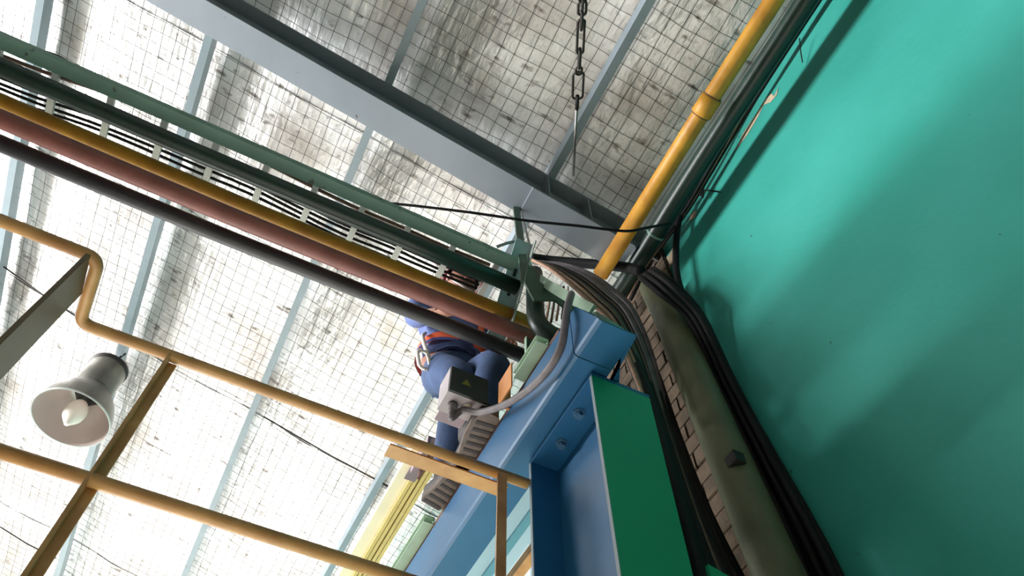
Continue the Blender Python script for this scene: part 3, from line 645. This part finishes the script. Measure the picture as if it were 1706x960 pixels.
obj('chin_strap', tube(smoothpath([hb+fs*0.085, hdj+fs*0.075-Zv*0.06+fd*0.03, hdj+fd*0.06-Zv*0.118, hdj-fs*0.075-Zv*0.06+fd*0.03, hb-fs*0.085], 5), 0.006, 6), 'helmet_white', hel, True)
# hands: palm, four fingers and a thumb, closed on the pipe ahead
def hand(wp, fwd, side, m='skin'):
    fwd = fwd.normalized(); nrm = side.cross(fwd).normalized()
    vs = [wp, wp+fwd*0.045, wp+fwd*0.085]; ed = [(0, 1), (1, 2)]; rr = [0.024, (0.034, 0.016), (0.038, 0.014)]
    for i, (o_, L_) in enumerate(((-0.030, 0.066), (-0.010, 0.076), (0.010, 0.072), (0.029, 0.056))):
        b = wp+fwd*0.088+side*o_; k0 = len(vs)
        vs += [b, b+fwd*L_*0.45-nrm*0.008, b+fwd*L_*0.72-nrm*0.030, b+fwd*L_*0.70-nrm*0.055]; ed += [(2, k0), (k0, k0+1), (k0+1, k0+2), (k0+2, k0+3)]; rr += [0.010, 0.0095, 0.009, 0.008]
    k0 = len(vs); b = wp+fwd*0.035-side*0.032
    vs += [b, b+fwd*0.03-side*0.022-nrm*0.012, b+fwd*0.055-side*0.022-nrm*0.03]; ed += [(1, k0), (k0, k0+1), (k0+1, k0+2)]; rr += [0.012, 0.011, 0.009]
    skin_mesh('hand', vs, ed, rr, m, per, 0, 1)
hand(wl, wl-el, X); hand(wr, wr-er, X*-1)
# boots
def boot(a, yaw):
    f_ = Vector((math.sin(yaw), -math.cos(yaw), 0)); s_ = Vector((f_.y, -f_.x, 0)); b_ = Vector((a.x, a.y, FZ))
    V = []; F = []
    ring = [(-0.085, 0.036), (-0.07, 0.043), (0.0, 0.042), (0.08, 0.050), (0.14, 0.047), (0.185, 0.028), (0.192, 0.0)]
    ring = [(p*1.1, q*1.12) for p, q in ring]; out = [(p, q) for p, q in ring]+[(p, -q) for p, q in ring[::-1][1:]]
    sole = extrude(out, b_, b_+Zv*0.026, f_, s_); ho = obj('boot', join(*[extrude([(p*0.97, q*0.94) for p, q in out], b_+Zv*0.026, b_+Zv*0.06, f_, s_)]+
        [tube([b_+Zv*0.05+f_*0.11, b_+Zv*0.075+f_*0.06, b_+Zv*0.10, b_+Zv*0.17-f_*0.005], [0.038, 0.046, 0.054, 0.056], 14)]), 'boot', per, True)
    obj('sole', sole, 'sole', ho)
    for i in range(8): obj('tread', bar(b_+f_*(-0.078+0.034*i)-s_*0.038+Zv*0.0005, b_+f_*(-0.078+0.034*i)+s_*0.038+Zv*0.0005, 0.014, 0.006), 'boot', ho)
boot(al, 0.25); boot(ar, -0.1)
# harness
def belt(c, rx, ry, h, m, name, tilt=0.0):
    V = []; F = []; n = 28
    for hh in (-h/2, h/2):
        for k in range(n):
            a = 2*math.pi*k/n; V.append(c+Vector((rx*math.cos(a), ry*math.sin(a), hh+tilt*math.cos(a))))
    for k in range(n): F.append([k, (k+1) % n, n+(k+1) % n, n+k])
    return obj(name, (V, F), m, per, True)
belt(pv+Vector((0, 0, 0.10)), 0.178, 0.148, 0.07, 'harness_orange', 'waist_belt', 0.012)
belt(pv+Vector((0, 0, 0.055)), 0.182, 0.150, 0.022, 'strap_blue', 'waist_strap', -0.015)
for s in (-1, 1):
    obj('shoulder_strap', tube(smoothpath([pv+Vector((0.09*s, -0.145, 0.12)), chs+Vector((0.085*s, -0.155, -0.05)), chs+Vector((0.09*s, -0.12, 0.11)), chs+Vector((0.09*s, 0.0, 0.165)), chs+Vector((0.08*s, 0.13, 0.06)), pv+Vector((0.05*s, 0.15, 0.12))], 5), 0.016, 6), 'harness_orange' if s > 0 else 'strap_blue', per, True)
ln = pv+Vector((-0.17, -0.06, 0.14))
obj('lanyard', tube(smoothpath([ln, ln+Vector((-0.02, -0.04, -0.10)), ln+Vector((0.02, -0.05, -0.24))], 5), 0.010, 8), 'white_metal', per, True)
obj('carabiner', link(ln+Vector((0.0, -0.05, -0.27)), Vector((0.2, 0, -1)), 0.12, 0.055, 0.009, Y), 'white_metal', per, True)
obj('tool_strap', tube(smoothpath([pv+Vector((0.17, -0.03, 0.04)), pv+Vector((0.21, -0.05, -0.10)), pv+Vector((0.20, -0.05, -0.25)), pv+Vector((0.18, -0.03, -0.36))], 5), 0.022, 8), 'boot', per, True)
